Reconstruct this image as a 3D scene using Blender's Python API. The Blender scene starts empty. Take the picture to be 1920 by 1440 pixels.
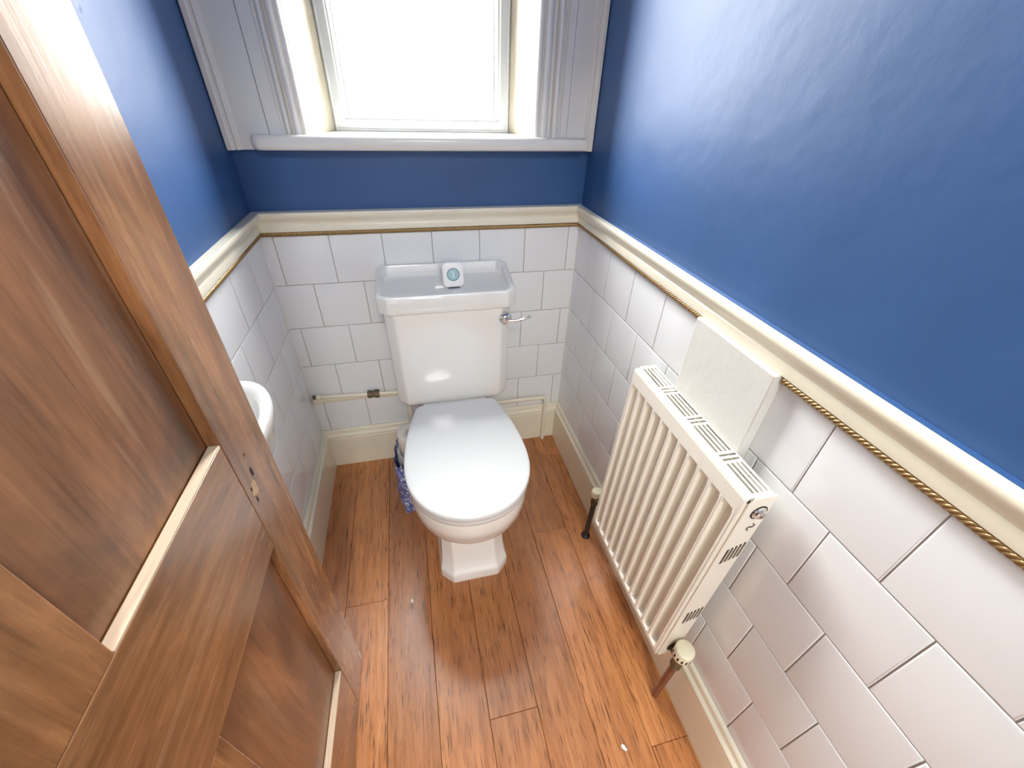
import bpy, bmesh, math, random
from mathutils import Vector, Matrix

random.seed(7)
sc = bpy.context.scene
C = sc.collection
PI = math.pi

# ------------------------------------------------------------------ camera
cam_d = bpy.data.cameras.new('camera'); cam = bpy.data.objects.new('camera', cam_d); C.objects.link(cam)
cam_d.sensor_fit = 'HORIZONTAL'; cam_d.sensor_width = 36.0
cam_d.lens = 767.18 / 1920 * 36.0
cam_d.clip_start = 0.02; cam_d.clip_end = 60
yaw, pitch, roll = .2512, .6266, .0359
fwd = Vector((math.sin(yaw)*math.cos(pitch), math.cos(yaw)*math.cos(pitch), -math.sin(pitch)))
r0 = Vector((math.cos(yaw), -math.sin(yaw), 0)); u0 = r0.cross(fwd)
rt = r0*math.cos(roll) + u0*math.sin(roll); up = -r0*math.sin(roll) + u0*math.cos(roll)
M = Matrix((rt, up, -fwd)).transposed().to_4x4(); M.translation = Vector((.41922, -1.31639, 1.28645))
cam.matrix_world = M
sc.camera = cam

# ------------------------------------------------------------------ world (overcast sky), portals, exposure
w = bpy.data.worlds.new('World'); sc.world = w; w.use_nodes = True
wt = w.node_tree; bg = wt.nodes['Background']
# overcast sky: luminance (1 + 2 sin h) / 3 above the horizon, duller ground below
tcw = wt.nodes.new('ShaderNodeTexCoord'); sxyz = wt.nodes.new('ShaderNodeSeparateXYZ'); rmp = wt.nodes.new('ShaderNodeValToRGB'); mra = wt.nodes.new('ShaderNodeMapRange')
mra.inputs['From Min'].default_value = -1; mra.inputs['From Max'].default_value = 1
SKY = (1.0, .978, .945)
e = rmp.color_ramp.elements
e[0].position = .46; e[0].color = tuple(c*.20 for c in SKY) + (1,)
e[1].position = .50; e[1].color = tuple(c*.34 for c in SKY) + (1,)
e2 = e.new(1.0); e2.color = SKY + (1,)
wt.links.new(tcw.outputs['Generated'], sxyz.inputs[0]); wt.links.new(sxyz.outputs['Z'], mra.inputs['Value']); wt.links.new(mra.outputs[0], rmp.inputs[0]); wt.links.new(rmp.outputs[0], bg.inputs[0])
bg.inputs[1].default_value = 40.0
vs = sc.view_settings; vs.view_transform = 'Standard'; vs.look = 'None'; vs.gamma = 1.0; vs.use_curve_mapping = False
vs.exposure = 1.0
cy = sc.cycles
cy.max_bounces = 12; cy.diffuse_bounces = 8; cy.glossy_bounces = 6; cy.transparent_max_bounces = 12
cy.sample_clamp_indirect = 12; cy.caustics_reflective = False; cy.caustics_refractive = False
cy.use_denoising = True

def portal(name, loc, rot, sx, sy):
    l = bpy.data.lights.new(name, 'AREA'); l.shape = 'RECTANGLE'; l.size = sx; l.size_y = sy
    l.cycles.is_portal = True
    o = bpy.data.objects.new(name, l); C.objects.link(o); o.location = loc; o.rotation_euler = rot
    return o
portal('window_portal', (.496, .20, 1.96), (-PI/2, 0, 0), .50, 1.60)
# added fill light behind the camera, dressed as a hall ceiling lamp
ll = bpy.data.lights.new('added_fill_light', 'AREA'); ll.shape = 'DISK'; ll.size = .42; ll.energy = 23; ll.color = (1.0, .985, .96)
lo = bpy.data.objects.new('added_fill_light', ll); C.objects.link(lo); lo.location = (.45, -2.65, 2.405)

# ------------------------------------------------------------------ dimensions
W = .9675            # tile face of the right wall
ZR = .922            # top of the tiling
H = .1485            # tile course
T = .150             # tile width
ZT = .99             # top of dado rail
CEIL = 3.0
YF = -1.60           # front wall face

# ------------------------------------------------------------------ helpers
def setp(o, label=None, cat=None, group=None, kind=None):
    if label: o['label'] = label
    if cat: o['category'] = cat
    if group: o['group'] = group
    if kind: o['kind'] = kind
    return o

def link(name, me, mats, parent=None, smooth=None):
    o = bpy.data.objects.new(name, me); C.objects.link(o)
    for m in (mats if isinstance(mats, (list, tuple)) else [mats]): me.materials.append(m)
    if parent: o.parent = parent
    if smooth is not None:
        for p in me.polygons: p.use_smooth = True
        me.set_sharp_from_angle(angle=math.radians(smooth))
    return o

def empty(name, loc=(0, 0, 0), rot=(0, 0, 0)):
    o = bpy.data.objects.new(name, None); C.objects.link(o); o.location = loc; o.rotation_euler = rot
    o.empty_display_size = .05
    return o

def pymesh(name, v, f):
    me = bpy.data.meshes.new(name); me.from_pydata([tuple(p) for p in v], [], f); me.update()
    bm = bmesh.new(); bm.from_mesh(me); bmesh.ops.recalc_face_normals(bm, faces=bm.faces); bm.to_mesh(me); bm.free()
    return me

def bm_mesh(name, bm):
    me = bpy.data.meshes.new(name); bmesh.ops.recalc_face_normals(bm, faces=bm.faces); bm.to_mesh(me); bm.free(); return me

def bm_box(bm, x0, x1, y0, y1, z0, z1, mat=0):
    vs_ = [bm.verts.new(p) for p in ((x0,y0,z0),(x1,y0,z0),(x1,y1,z0),(x0,y1,z0),(x0,y0,z1),(x1,y0,z1),(x1,y1,z1),(x0,y1,z1))]
    for idx in ((0,3,2,1),(4,5,6,7),(0,1,5,4),(1,2,6,5),(2,3,7,6),(3,0,4,7)):
        f = bm.faces.new([vs_[i] for i in idx]); f.material_index = mat
    return vs_

def boxes(name, lst, bevel=0, seg=1):
    bm = bmesh.new()
    for b in lst: bm_box(bm, *b)
    if bevel: bmesh.ops.bevel(bm, geom=bm.edges[:], offset=bevel, segments=seg, affect='EDGES', profile=.5)
    return bm_mesh(name, bm)

def prism(name, pts, a0, a1, axis):
    """extrude a closed 2-D outline along an axis. axis x: (y,z); y: (x,z); z: (x,y)"""
    def P(p, a): return {'x': (a, p[0], p[1]), 'y': (p[0], a, p[1]), 'z': (p[0], p[1], a)}[axis]
    n = len(pts); v = [P(p, a0) for p in pts] + [P(p, a1) for p in pts]
    f = [(i, (i+1) % n, n+(i+1) % n, n+i) for i in range(n)] + [tuple(range(n)), tuple(range(n, 2*n))]
    return pymesh(name, v, f)

def loft(name, rings, cap0=True, cap1=True, closed=True):
    n = len(rings[0]); v = [p for r in rings for p in r]; f = []
    for k in range(len(rings)-1):
        for i in range(n if closed else n-1):
            j = (i+1) % n; f.append((k*n+i, k*n+j, (k+1)*n+j, (k+1)*n+i))
    if cap0: f.append(tuple(range(n)))
    if cap1: f.append(tuple(range((len(rings)-1)*n, len(rings)*n)))
    return pymesh(name, v, f)

def tube(name, pts, r, n=16):
    pts = [Vector(p) for p in pts]; rings = []
    t0 = (pts[1]-pts[0]).normalized(); nrm = t0.orthogonal().normalized()
    for i, p in enumerate(pts):
        if i == 0: t = t0
        elif i == len(pts)-1: t = (pts[i]-pts[i-1]).normalized()
        else: t = ((pts[i]-pts[i-1]).normalized() + (pts[i+1]-pts[i]).normalized()).normalized()
        nrm = (nrm - t*nrm.dot(t)).normalized(); b = t.cross(nrm)
        rr = r[i] if isinstance(r, (list, tuple)) else r
        rings.append([p + (nrm*math.cos(a)+b*math.sin(a))*rr for a in (2*PI*k/n for k in range(n))])
    return loft(name, rings)

def bend(a, b, c, r, k=6):
    """rounded corner b between a and c"""
    a, b, c = Vector(a), Vector(b), Vector(c); d1 = (a-b).normalized(); d2 = (c-b).normalized()
    out = []
    for i in range(k+1):
        t = i/k; out.append((b+d1*r)*(1-t)**2 + b*2*t*(1-t) + (b+d2*r)*t**2)
    return out

def lathe(name, prof, n=32, axis='z', c=(0, 0, 0)):
    rings = []
    for r, h in prof:
        ring = []
        for k in range(n):
            a = 2*PI*k/n; x, y = r*math.cos(a), r*math.sin(a)
            p = {'z': (x, y, h), 'y': (x, h, y), 'x': (h, x, y)}[axis]
            ring.append((p[0]+c[0], p[1]+c[1], p[2]+c[2]))
        rings.append(ring)
    return loft(name, rings)

# ------------------------------------------------------------------ materials
class NT:
    def __init__(s, name):
        s.m = bpy.data.materials.new(name); s.m.use_nodes = True; s.t = s.m.node_tree
        s.b = s.t.nodes['Principled BSDF']
    def n(s, typ, **kw):
        nd = s.t.nodes.new(typ)
        for k, v in kw.items():
            if k.startswith('i_'):
                key = k[2:].replace('_', ' ')
                nd.inputs[int(key) if key.isdigit() else key].default_value = v
            else: setattr(nd, k, v)
        return nd
    def l(s, a, b): s.t.links.new(a, b)
    def coords(s, scale=(1, 1, 1), rnd=False):
        tc = s.n('ShaderNodeTexCoord'); mp = s.n('ShaderNodeMapping'); mp.inputs['Scale'].default_value = scale
        if rnd:
            oi = s.n('ShaderNodeObjectInfo'); mul = s.n('ShaderNodeVectorMath', operation='SCALE'); mul.inputs['Scale'].default_value = 1
            cb = s.n('ShaderNodeCombineXYZ')
            for i, k in enumerate((17.3, 29.1, 41.7)):
                mm = s.n('ShaderNodeMath', operation='MULTIPLY'); mm.inputs[1].default_value = k; s.l(oi.outputs['Random'], mm.inputs[0]); s.l(mm.outputs[0], cb.inputs[i])
            ad = s.n('ShaderNodeVectorMath', operation='ADD'); s.l(tc.outputs['Object'], ad.inputs[0]); s.l(cb.outputs[0], ad.inputs[1])
            s.l(ad.outputs[0], mp.inputs['Vector'])
        else: s.l(tc.outputs['Object'], mp.inputs['Vector'])
        return mp.outputs[0]
    def noise(s, vec, scale, detail=2, rough=.5, dist=0):
        nd = s.n('ShaderNodeTexNoise'); s.l(vec, nd.inputs['Vector'])
        nd.inputs['Scale'].default_value = scale; nd.inputs['Detail'].default_value = detail
        nd.inputs['Roughness'].default_value = rough; nd.inputs['Distortion'].default_value = dist
        return nd.outputs['Fac']
    def ramp(s, fac, stops):
        r = s.n('ShaderNodeValToRGB'); e = r.color_ramp.elements
        while len(e) < len(stops): e.new(.5)
        for el, (p, c) in zip(e, stops): el.position = p; el.color = (*c, 1) if len(c) == 3 else c
        s.l(fac, r.inputs[0]); return r.outputs[0]
    def mix(s, fac, a, b, blend='MIX'):
        m = s.n('ShaderNodeMix', data_type='RGBA', blend_type=blend)
        for sock, val in ((m.inputs['Factor'], fac), (m.inputs['A'], a), (m.inputs['B'], b)):
            if isinstance(val, (int, float)): sock.default_value = val
            elif isinstance(val, tuple): sock.default_value = (*val, 1) if len(val) == 3 else val
            else: s.l(val, sock)
        # colour sockets are the RGBA ones
        return m.outputs['Result']
    def bump(s, h, strength, dist):
        b = s.n('ShaderNodeBump'); b.inputs['Strength'].default_value = strength; b.inputs['Distance'].default_value = dist
        s.l(h, b.inputs['Height']); s.l(b.outputs[0], s.b.inputs['Normal'])

def cmix(s, fac, a, b, blend='MIX'):
    m = s.n('ShaderNodeMix', data_type='RGBA', blend_type=blend)
    ins = {'f': m.inputs[0], 'a': m.inputs[6], 'b': m.inputs[7]}
    for k, val in (('f', fac), ('a', a), ('b', b)):
        if isinstance(val, (int, float)): ins[k].default_value = val
        elif isinstance(val, tuple): ins[k].default_value = (*val[:3], 1)
        else: s.l(val, ins[k])
    return m.outputs[2]

def simple(name, col, rough=.5, metal=0, spec=.5, bump=None, var=0, coat=0):
    s = NT(name); b = s.b
    b.inputs['Base Color'].default_value = (*col, 1); b.inputs['Roughness'].default_value = rough
    b.inputs['Metallic'].default_value = metal; b.inputs['Specular IOR Level'].default_value = spec
    b.inputs['Coat Weight'].default_value = coat; b.inputs['Coat Roughness'].default_value = .05
    vec = None
    if var:
        vec = s.coords(); nz = s.noise(vec, 14, 4, .6)
        d = tuple(max(0, c*(1-var)) for c in col); l = tuple(min(1, c*(1+var*.5)) for c in col)
        s.l(s.ramp(nz, [(.3, d), (.7, l)]), b.inputs['Base Color'])
    if bump:
        vec = vec or s.coords(); s.bump(s.noise(vec, bump[0], 3, .5), bump[1], bump[2])
    return s.m

def wood_mat(name, axis, dark, mid, light, rough, pore=.5, rnd=True, scale=1.0, bumpd=.0004, spec=.5, streak=None, coat=(0, .2), pscale=(170, 9), vary=0, pth=.60, blotch=0):
    """timber whose grain runs along the local axis"""
    s = NT(name)
    al, ac = 1.0*scale, 14.0*scale
    sc_ = [ac, ac, ac]; sc_['xyz'.index(axis)] = al
    v1 = s.coords(tuple(sc_), rnd)
    sp = [pscale[0]*scale]*3; sp['xyz'.index(axis)] = pscale[1]*scale
    v2 = s.coords(tuple(sp), rnd)
    broad = s.noise(v1, 1.6, 4, .62, 1.4)
    fine = s.noise(v1, 7.0, 5, .65, .6)
    c1 = s.ramp(broad, [(.28, dark), (.5, mid), (.74, light)])
    c2 = s.ramp(fine, [(.3, tuple(c*.62 for c in mid)), (.7, tuple(min(1, c*1.25) for c in light))])
    col = cmix(s, .45, c1, c2)
    pr = s.noise(v2, 1.0, 2, .5)
    pf = s.ramp(pr, [(pth, (0, 0, 0)), (pth+.12, (1, 1, 1))])
    pm = s.n('ShaderNodeMath', operation='MULTIPLY'); pm.inputs[1].default_value = pore; s.l(pf, pm.inputs[0])
    col = cmix(s, pm.outputs[0], col, tuple(c*.28 for c in dark))
    if streak:
        vs_ = [60*scale]*3; vs_['xyz'.index(axis)] = 4*scale
        st = s.ramp(s.noise(s.coords(tuple(vs_), rnd), 1, 3, .6, .8), [(.60, (0, 0, 0)), (.70, (1, 1, 1))])
        sm = s.n('ShaderNodeMath', operation='MULTIPLY'); sm.inputs[1].default_value = .38; s.l(st, sm.inputs[0])
        col = cmix(s, sm.outputs[0], col, streak)
    if blotch:    # uneven stain soaked into the timber
        bl = s.ramp(s.noise(s.coords(tuple(3.2 if k_ == 'xyz'.index(axis) else 9.0 for k_ in range(3)), rnd), 1.0, 5, .62, .8), [(.34, (1-blotch,)*3), (.62, (1.12,)*3)])
        col = cmix(s, 1.0, col, bl, 'MULTIPLY')
    if vary:      # every board has its own tone
        oi = s.n('ShaderNodeObjectInfo'); mr = s.n('ShaderNodeMapRange'); mr.inputs['To Min'].default_value = 1-vary; mr.inputs['To Max'].default_value = 1+vary
        s.l(oi.outputs['Random'], mr.inputs['Value']); cb = s.n('ShaderNodeCombineColor')
        for i_ in range(3): s.l(mr.outputs[0], cb.inputs[i_])
        col = cmix(s, 1.0, col, cb.outputs[0], 'MULTIPLY')
    s.l(col, s.b.inputs['Base Color'])
    s.b.inputs['Roughness'].default_value = rough; s.b.inputs['Specular IOR Level'].default_value = spec
    s.b.inputs['Coat Weight'].default_value = coat[0]; s.b.inputs['Coat Roughness'].default_value = coat[1]
    rr = s.ramp(fine, [(.2, (rough*.8,)*3), (.8, (rough*1.25,)*3)]); s.l(rr, s.b.inputs['Roughness'])
    s.bump(fine, .5, bumpd)
    return s.m

MAT = {}
def blue_paint():
    s = NT('blue_paint'); v = s.coords()
    col = s.ramp(s.noise(v, 3, 3, .6), [(.3, (.023, .078, .220)), (.7, (.031, .096, .262))])
    s.l(col, s.b.inputs['Base Color'])
    s.b.inputs['Roughness'].default_value = .48; s.b.inputs['Specular IOR Level'].default_value = .5
    a = s.noise(v, 9, 3, .5); b = s.noise(v, 160, 2, .5); vo = s.n('ShaderNodeTexVoronoi'); s.l(v, vo.inputs['Vector']); vo.inputs['Scale'].default_value = 5
    chip = s.ramp(vo.outputs['Distance'], [(.008, (1, 1, 1)), (.03, (0, 0, 0))])
    m1 = s.n('ShaderNodeMath', operation='MULTIPLY_ADD'); m1.inputs[1].default_value = .05; s.l(b, m1.inputs[0]); s.l(a, m1.inputs[2])
    m2 = s.n('ShaderNodeMath', operation='MULTIPLY_ADD'); m2.inputs[1].default_value = .25; s.l(chip, m2.inputs[0]); s.l(m1.outputs[0], m2.inputs[2])
    s.bump(m2.outputs[0], .42, .006)
    return s.m
MAT['blue'] = blue_paint()
MAT['grout'] = simple('grey_grout', (.40, .37, .33), .9, bump=(90, .4, .001), var=.15)
def tile_mat():
    s = NT('white_glaze'); v = s.coords((1, 1, 1), True)
    s.b.inputs['Base Color'].default_value = (.775, .795, .815, 1); s.b.inputs['Roughness'].default_value = .09
    s.b.inputs['Specular IOR Level'].default_value = .55
    s.bump(s.noise(v, 7, 2, .5), .12, .004)
    return s.m
MAT['tile'] = tile_mat()
MAT['cream'] = simple('cream_gloss_paint', (.80, .76, .62), .28, bump=(60, .15, .0008), var=.05)
MAT['offwhite'] = simple('off_white_gloss_paint', (.78, .765, .72), .26, bump=(55, .12, .0006), var=.03)
MAT['jamb'] = simple('pale_cream_paint', (.60, .56, .45), .35, bump=(40, .1, .0008), var=.04)
MAT['upvc'] = simple('white_plastic_frame', (.66, .68, .67), .22)
MAT['seal'] = simple('black_rubber_gasket', (.03, .03, .03), .6)
MAT['china'] = simple('white_vitreous_china', (.80, .80, .785), .06, spec=.6, coat=.3)
MAT['seatwhite'] = simple('white_plastic_seat', (.65, .67, .68), .10, spec=.5)
MAT['chrome'] = simple('chrome', (.78, .77, .76), .08, metal=1)
MAT['radiator'] = simple('cream_enamel', (.80, .765, .68), .22, spec=.5)
MAT['radiator_in'] = simple('fin_shade_emblem', (.07, .055, .045), .7)  # dark colour puts shade inside the grille; the emblem shares it
MAT['copper'] = simple('tarnished_copper', (.25, .11, .055), .45, metal=.6, var=.35)
MAT['blackpipe'] = simple('black_painted_pipe', (.018, .017, .018), .35)
MAT['brass'] = simple('tarnished_brass', (.16, .12, .07), .5, metal=.5, bump=(120, .5, .001), var=.4)
MAT['pipe'] = simple('cream_painted_pipe', (.78, .73, .60), .3, var=.04)
MAT['valve'] = simple('yellowed_white_plastic', (.80, .77, .58), .3, var=.05)
MAT['dark_hollow'] = simple('dark_hollow_fill', (.035, .02, .012), .8)  # near-black fill for the rusted valve hole, louvre slots and plug recess
MAT['plaster'] = simple('white_plaster', (.80, .80, .78), .7)
MAT['gold'] = simple('antique_gold_paint', (.34, .215, .085), .32, metal=.45, spec=.6, var=.12)
MAT['rawpine'] = wood_mat('raw_pine', 'y', (.40, .28, .18), (.56, .43, .31), (.64, .51, .39), .7, .3, False)
DK, MD, LT = (.11, .040, .013), (.26, .108, .040), (.42, .205, .088)
MAT['door_v'] = wood_mat('stained_pine_upright', 'z', DK, MD, LT, .25, .35, True, .8, streak=(.42, .26, .14), coat=(.45, .25), blotch=.45)
MAT['door_h'] = wood_mat('stained_pine_cross', 'y', DK, MD, LT, .25, .35, True, .8, streak=(.36, .22, .13), coat=(.45, .25), blotch=.45)
MAT['panel'] = wood_mat('stained_panel', 'z', (.10, .036, .013), (.235, .092, .034), (.38, .175, .074), .34, .35, True, .6, streak=(.42, .25, .14), coat=(.45, .25), blotch=.45)
MAT['plank'] = wood_mat('oak_laminate', 'y', (.25, .080, .024), (.40, .150, .045), (.53, .228, .082), .28, 1.0, True, .9, .0003, spec=.8, pscale=(430, 20), vary=.15, pth=.575)
MAT['knot'] = simple('dark_knot_hole', (.02, .012, .008), .7)
MAT['filler'] = simple('wood_filler', (.46, .32, .19), .6, var=.3)

# ------------------------------------------------------------------ room shell
YO = .36             # outer face of the back wall
def wall(name, lower, upper, label):
    bm = bmesh.new()
    for b in lower: bm_box(bm, *b, 1)
    for b in upper: bm_box(bm, *b, 0)
    o = link(name, bm_mesh(name, bm), [MAT['blue'], MAT['grout']])
    return setp(o, label, 'wall', kind='structure')
TT = .007            # tile thickness
GR = .0016           # depth of the grout below the tile face
ZM = .945            # where grout backing meets the painted wall (behind the rail)
wl = wall('wall_left', [(-.15, -GR, YF, .2, -.02, ZM)], [(-.15, 0, YF, .2, ZM, CEIL)], 'left wall, blue painted above white tiles, behind the brown door')
wr = wall('wall_right', [(W+GR, W+.15, YF, .2, -.02, ZM)], [(W, W+.15, YF, .2, ZM, CEIL)], 'right wall, glossy blue paint above white tiles, behind the radiator')
WX0, WX1, WZ0, WZ1 = .19, .795, 1.14, 2.78
wb = wall('wall_back', [(-.01, W+.01, GR, YO, -.02, ZM)],
          [(-.01, W+.01, 0, .16, ZM, WZ0), (-.01, WX0, 0, .16, WZ0, CEIL), (WX1, W+.01, 0, .16, WZ0, CEIL), (WX0, WX1, 0, .16, WZ1, CEIL)],
          'back wall, dark blue strip between window sill and cream dado rail')
DX0, DX1, DZ = .085, .885, 2.03
wf = link('wall_front', boxes('wall_front', [(-.15, DX0, YF-.1, YF, -.02, CEIL), (DX1, W+.15, YF-.1, YF, -.02, CEIL), (DX0, DX1, YF-.1, YF, DZ, CEIL)]), MAT['plaster'])
wf.data.materials[0] = MAT['blue']
setp(wf, 'front wall with the doorway, behind the camera', 'wall', kind='structure')
cl = link('ceiling', boxes('ceiling', [(-.15, W+.15, YF-.1, .2, CEIL, CEIL+.05)]), MAT['plaster']); setp(cl, 'white ceiling above the frame', 'ceiling', kind='structure')

# hall behind the camera: pale walls and ceiling, plus a fitting for the added fill light
hx0, hx1, hy = -.15, W+.15, -3.5
hw = link('wall_hall', boxes('wall_hall', [(hx0-.05, hx0, hy, YF-.1, -.06, 2.45), (hx1, hx1+.05, hy, YF-.1, -.06, 2.45), (hx0-.05, hx1+.05, hy-.05, hy, -.06, 2.45),
     (hx0-.05, hx1+.05, hy-.05, YF-.1, 2.45, 2.5)]), MAT['plaster'])
setp(hw, 'pale hall walls and ceiling behind the camera', 'wall', kind='structure')

hl_ = link('fill_light_fitting', lathe('fill_light_fitting', [(.02, 2.45), (.245, 2.45), (.25, 2.445), (.25, 2.40), (.235, 2.398), (.225, 2.402), (.225, 2.43), (.02, 2.43)], 40, 'z', (.45, -2.65, 0)), MAT['plaster'])  # unseen fitting made up to house the fill light
setp(hl_, 'round white fitting added for the fill light, unseen behind the camera', 'lamp')
# floor: sub-floor and planks
fl = link('floor', boxes('floor', [(-.6, W+.6, -3.6, .2, -.06, -.012)]), simple('dark_subfloor', (.03, .018, .01), .9))
setp(fl, 'glossy reddish-brown oak plank floor around the toilet', 'floor', kind='structure')
seams = [-.144 + .1245*k for k in range(0, 11)]           # ... .105 .2295 .354 .4785 .603 .7275 .852 .9765
cuts = {2: [-.623], 3: [-1.36], 4: [-.30, -1.52], 5: [-.984], 6: [-.14, -1.38], 7: [-.494, -1.74], 8: [-.135, -1.122], 1: [-.9]}
for k in range(len(seams)-1):
    x0, x1 = seams[k], seams[k+1]
    if k in (0, 9): pass
    ys = [.01] + cuts.get(k, [-.6-.17*(k % 4)]) + [-2.2]
    x0c, x1c = max(x0, -.02), min(x1, W+.02)
    if x1c - x0c < .02: continue
    for a, b in zip(ys[:-1], ys[1:]):
        cx, cyy = (x0c+x1c)/2, (a+b)/2; hw_, hl = (x1c-x0c)/2-.0004, (a-b)/2-.0004
        bm = bmesh.new(); bm_box(bm, -hw_, hw_, -hl, hl, -.012, 0)
        bmesh.ops.bevel(bm, geom=[e for e in bm.edges if all(v.co.z > -.001 for v in e.verts)], offset=.0009, segments=1, affect='EDGES')
        o = link('plank', bm_mesh('plank', bm), MAT['plank'], fl); o.location = (cx, cyy, 0)

ob = link('shading_brickwork', boxes('shading_brickwork', [(-.15, W+.15, .1605, YO, ZM, 1.10), (-.15, .245, .1605, YO, 1.10, CEIL), (.747, W+.15, .1605, YO, 1.10, CEIL), (.245, .747, .1605, YO, 2.76, CEIL), (.245, .747, .1605, YO, 1.10, 1.165)]), simple('shading_dark_brick', (.20, .13, .10), .9, bump=(40, .5, .004), var=.3), wb)  # unseen wall depth, added dark to keep oblique sky light off the jambs
# tiles
TM = {}
def tile_mesh(a, b):
    key = (round(a, 4), round(b, 4))
    if key not in TM:
        g = .0009; bm = bmesh.new(); bm_box(bm, -a/2+g, a/2-g, -TT, 0, -b/2+g, b/2-g)
        bev = min(.0026, a*.2)
        bmesh.ops.bevel(bm, geom=[e for e in bm.edges if all(v.co.y < -TT+.0005 for v in e.verts)], offset=bev, segments=3, affect='EDGES', profile=.6)
        me = bm_mesh('tile', bm); me.materials.append(MAT['tile'])
        for p in me.polygons: p.use_smooth = True
        me.set_sharp_from_angle(angle=math.radians(50))
        TM[key] = me
    return TM[key]
def tiling(par, first_odd, first_even, length, place):
    """place(u_mid, z_mid) -> (location, rotz); u runs along the wall from its start"""
    for row in range(6):
        z1 = ZR - row*H; z0 = z1 - H
        s0 = first_odd if row % 2 == 0 else first_even
        js = [0.0]; u = s0
        while u < length - .004: js.append(u); u += T
        js.append(length)
        for a, b in zip(js[:-1], js[1:]):
            if b-a < .006: continue
            o = bpy.data.objects.new('tile', tile_mesh(b-a, z1-z0)); C.objects.link(o); o.parent = par
            loc, rz = place((a+b)/2, (z0+z1)/2); o.location = loc
            o.rotation_euler = (random.uniform(-.0018, .0018), 0, rz + random.uniform(-.0018, .0018))
tiling(wb, .033, .108, W, lambda u, z: ((u, TT, z), 0))
tiling(wl, .132, .057, -YF, lambda u, z: ((-TT, -u, z), PI/2))
tiling(wr, .105, .027, -YF, lambda u, z: ((W+TT, -u, z), -PI/2))

for xc, sx in ((0, 1), (W, -1)):
    link('corner_sealant', prism('corner_sealant', [(xc-sx*.003, .003), (xc-sx*.003, -.0022), (xc+sx*.0004, -.0024), (xc+sx*.0016, -.0016), (xc+sx*.0024, -.0004), (xc+sx*.0022, .003)], .03, ZR, 'z'), MAT['offwhite'], wb, 60)
# rope moulding and dado rail -------------------------------------------------
def rope(name, p0, p1, out, r=.0070, lobes=6, pitch=.045, sgn=1):
    p0, p1 = Vector(p0), Vector(p1); d = (p1-p0); L = d.length; d.normalize(); out = Vector(out); upv = Vector((0, 0, 1))
    n = 56; m = int(L/.0020); rings = []
    for i in range(m+1):
        s_ = L*i/m; ring = []
        for k in range(n):
            a = 2*PI*k/n; ph = lobes*a - sgn*2*PI*lobes*s_/pitch/1.0
            q = abs(math.cos(ph/2)); rr = r*(.52 + .48*q**.55)
            ring.append(p0 + d*s_ + (out*math.cos(a)+upv*math.sin(a))*rr)
        rings.append(ring)
    return loft(name, rings)
ro = .0045; zr_ = ZR + .007
BY0, BY1 = -.905, -.697      # board interrupting the rope on the right wall
tr_b = link('trim_1', rope('trim_1', (.006, -ro, zr_), (W-.006, -ro, zr_), (0, -1, 0)), MAT['gold'], smooth=80)
setp(tr_b, 'gold twisted rope moulding on the back wall, below the cream dado rail', 'moulding', kind='structure')
tr_l = link('trim_2', rope('trim_2', (ro, -.006, zr_), (ro, -1.5, zr_), (1, 0, 0), sgn=-1), MAT['gold'], smooth=80)
setp(tr_l, 'gold twisted rope moulding on the left wall, partly behind the door', 'moulding', kind='structure')
tr_r = empty('trim_3', (W, -.8, zr_)); setp(tr_r, 'gold twisted rope moulding on the right wall, broken by the white board', 'moulding', kind='structure')
for a, b in ((-.006, BY1), (BY0-.004, -1.55)):
    o = link('rope_length', rope('rope_length', (W-ro, a, zr_), (W-ro, b, zr_), (-1, 0, 0)), MAT['gold'], smooth=80)
    o.parent = tr_r; o.matrix_parent_inverse = Matrix.Translation(-tr_r.location)
# rail profile: (projection, z)
RP = [(0, .9355), (.0105, .9355), (.0112, .940), (.0112, .951), (.0100, .9545), (.0085, .9560), (.0092, .9585), (.0110, .9620), (.0140, .9660), (.0180, .9705),
      (.0215, .9755), (.0235, .9810), (.0240, .9850), (.0232, .9882), (.0215, .9895), (0, .9900)]
def mitred(name, a, b, kind):
    """kind: back / left / right; the two ends are mitred where walls meet"""
    v = []; n = len(RP)
    for end in (0, 1):
        for d, z in RP:
            if kind == 'back': v.append(((d if end == 0 else W-d), -d, z))
            elif kind == 'left': v.append((d, (-d if end == 0 else b), z))
            else: v.append((W-d, (-d if end == 0 else b), z))
    f = [(i, (i+1) % n, n+(i+1) % n, n+i) for i in range(n)] + [tuple(range(n)), tuple(range(n, 2*n))]
    return pymesh(name, v, f)
for i, (kd, lb) in enumerate((('back', 'cream dado rail across the back wall, above the toilet'), ('left', 'cream dado rail on the left wall, above its rope moulding'), ('right', 'cream dado rail running along the right wall above the radiator'))):
    o = link('trim_%d' % (4+i), mitred('dado', 0, -1.58, kd), MAT['cream'], smooth=35); setp(o, lb, 'rail', kind='structure')
    if kd == 'right':
        p = link('paint_bead', prism('paint_bead', [(W, .9898), (W-.0055, .9897), (W-.0053, .9908), (W-.002, .9922), (W, .9930)], -.01, -1.58, 'y'), MAT['blue'], o)

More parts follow.
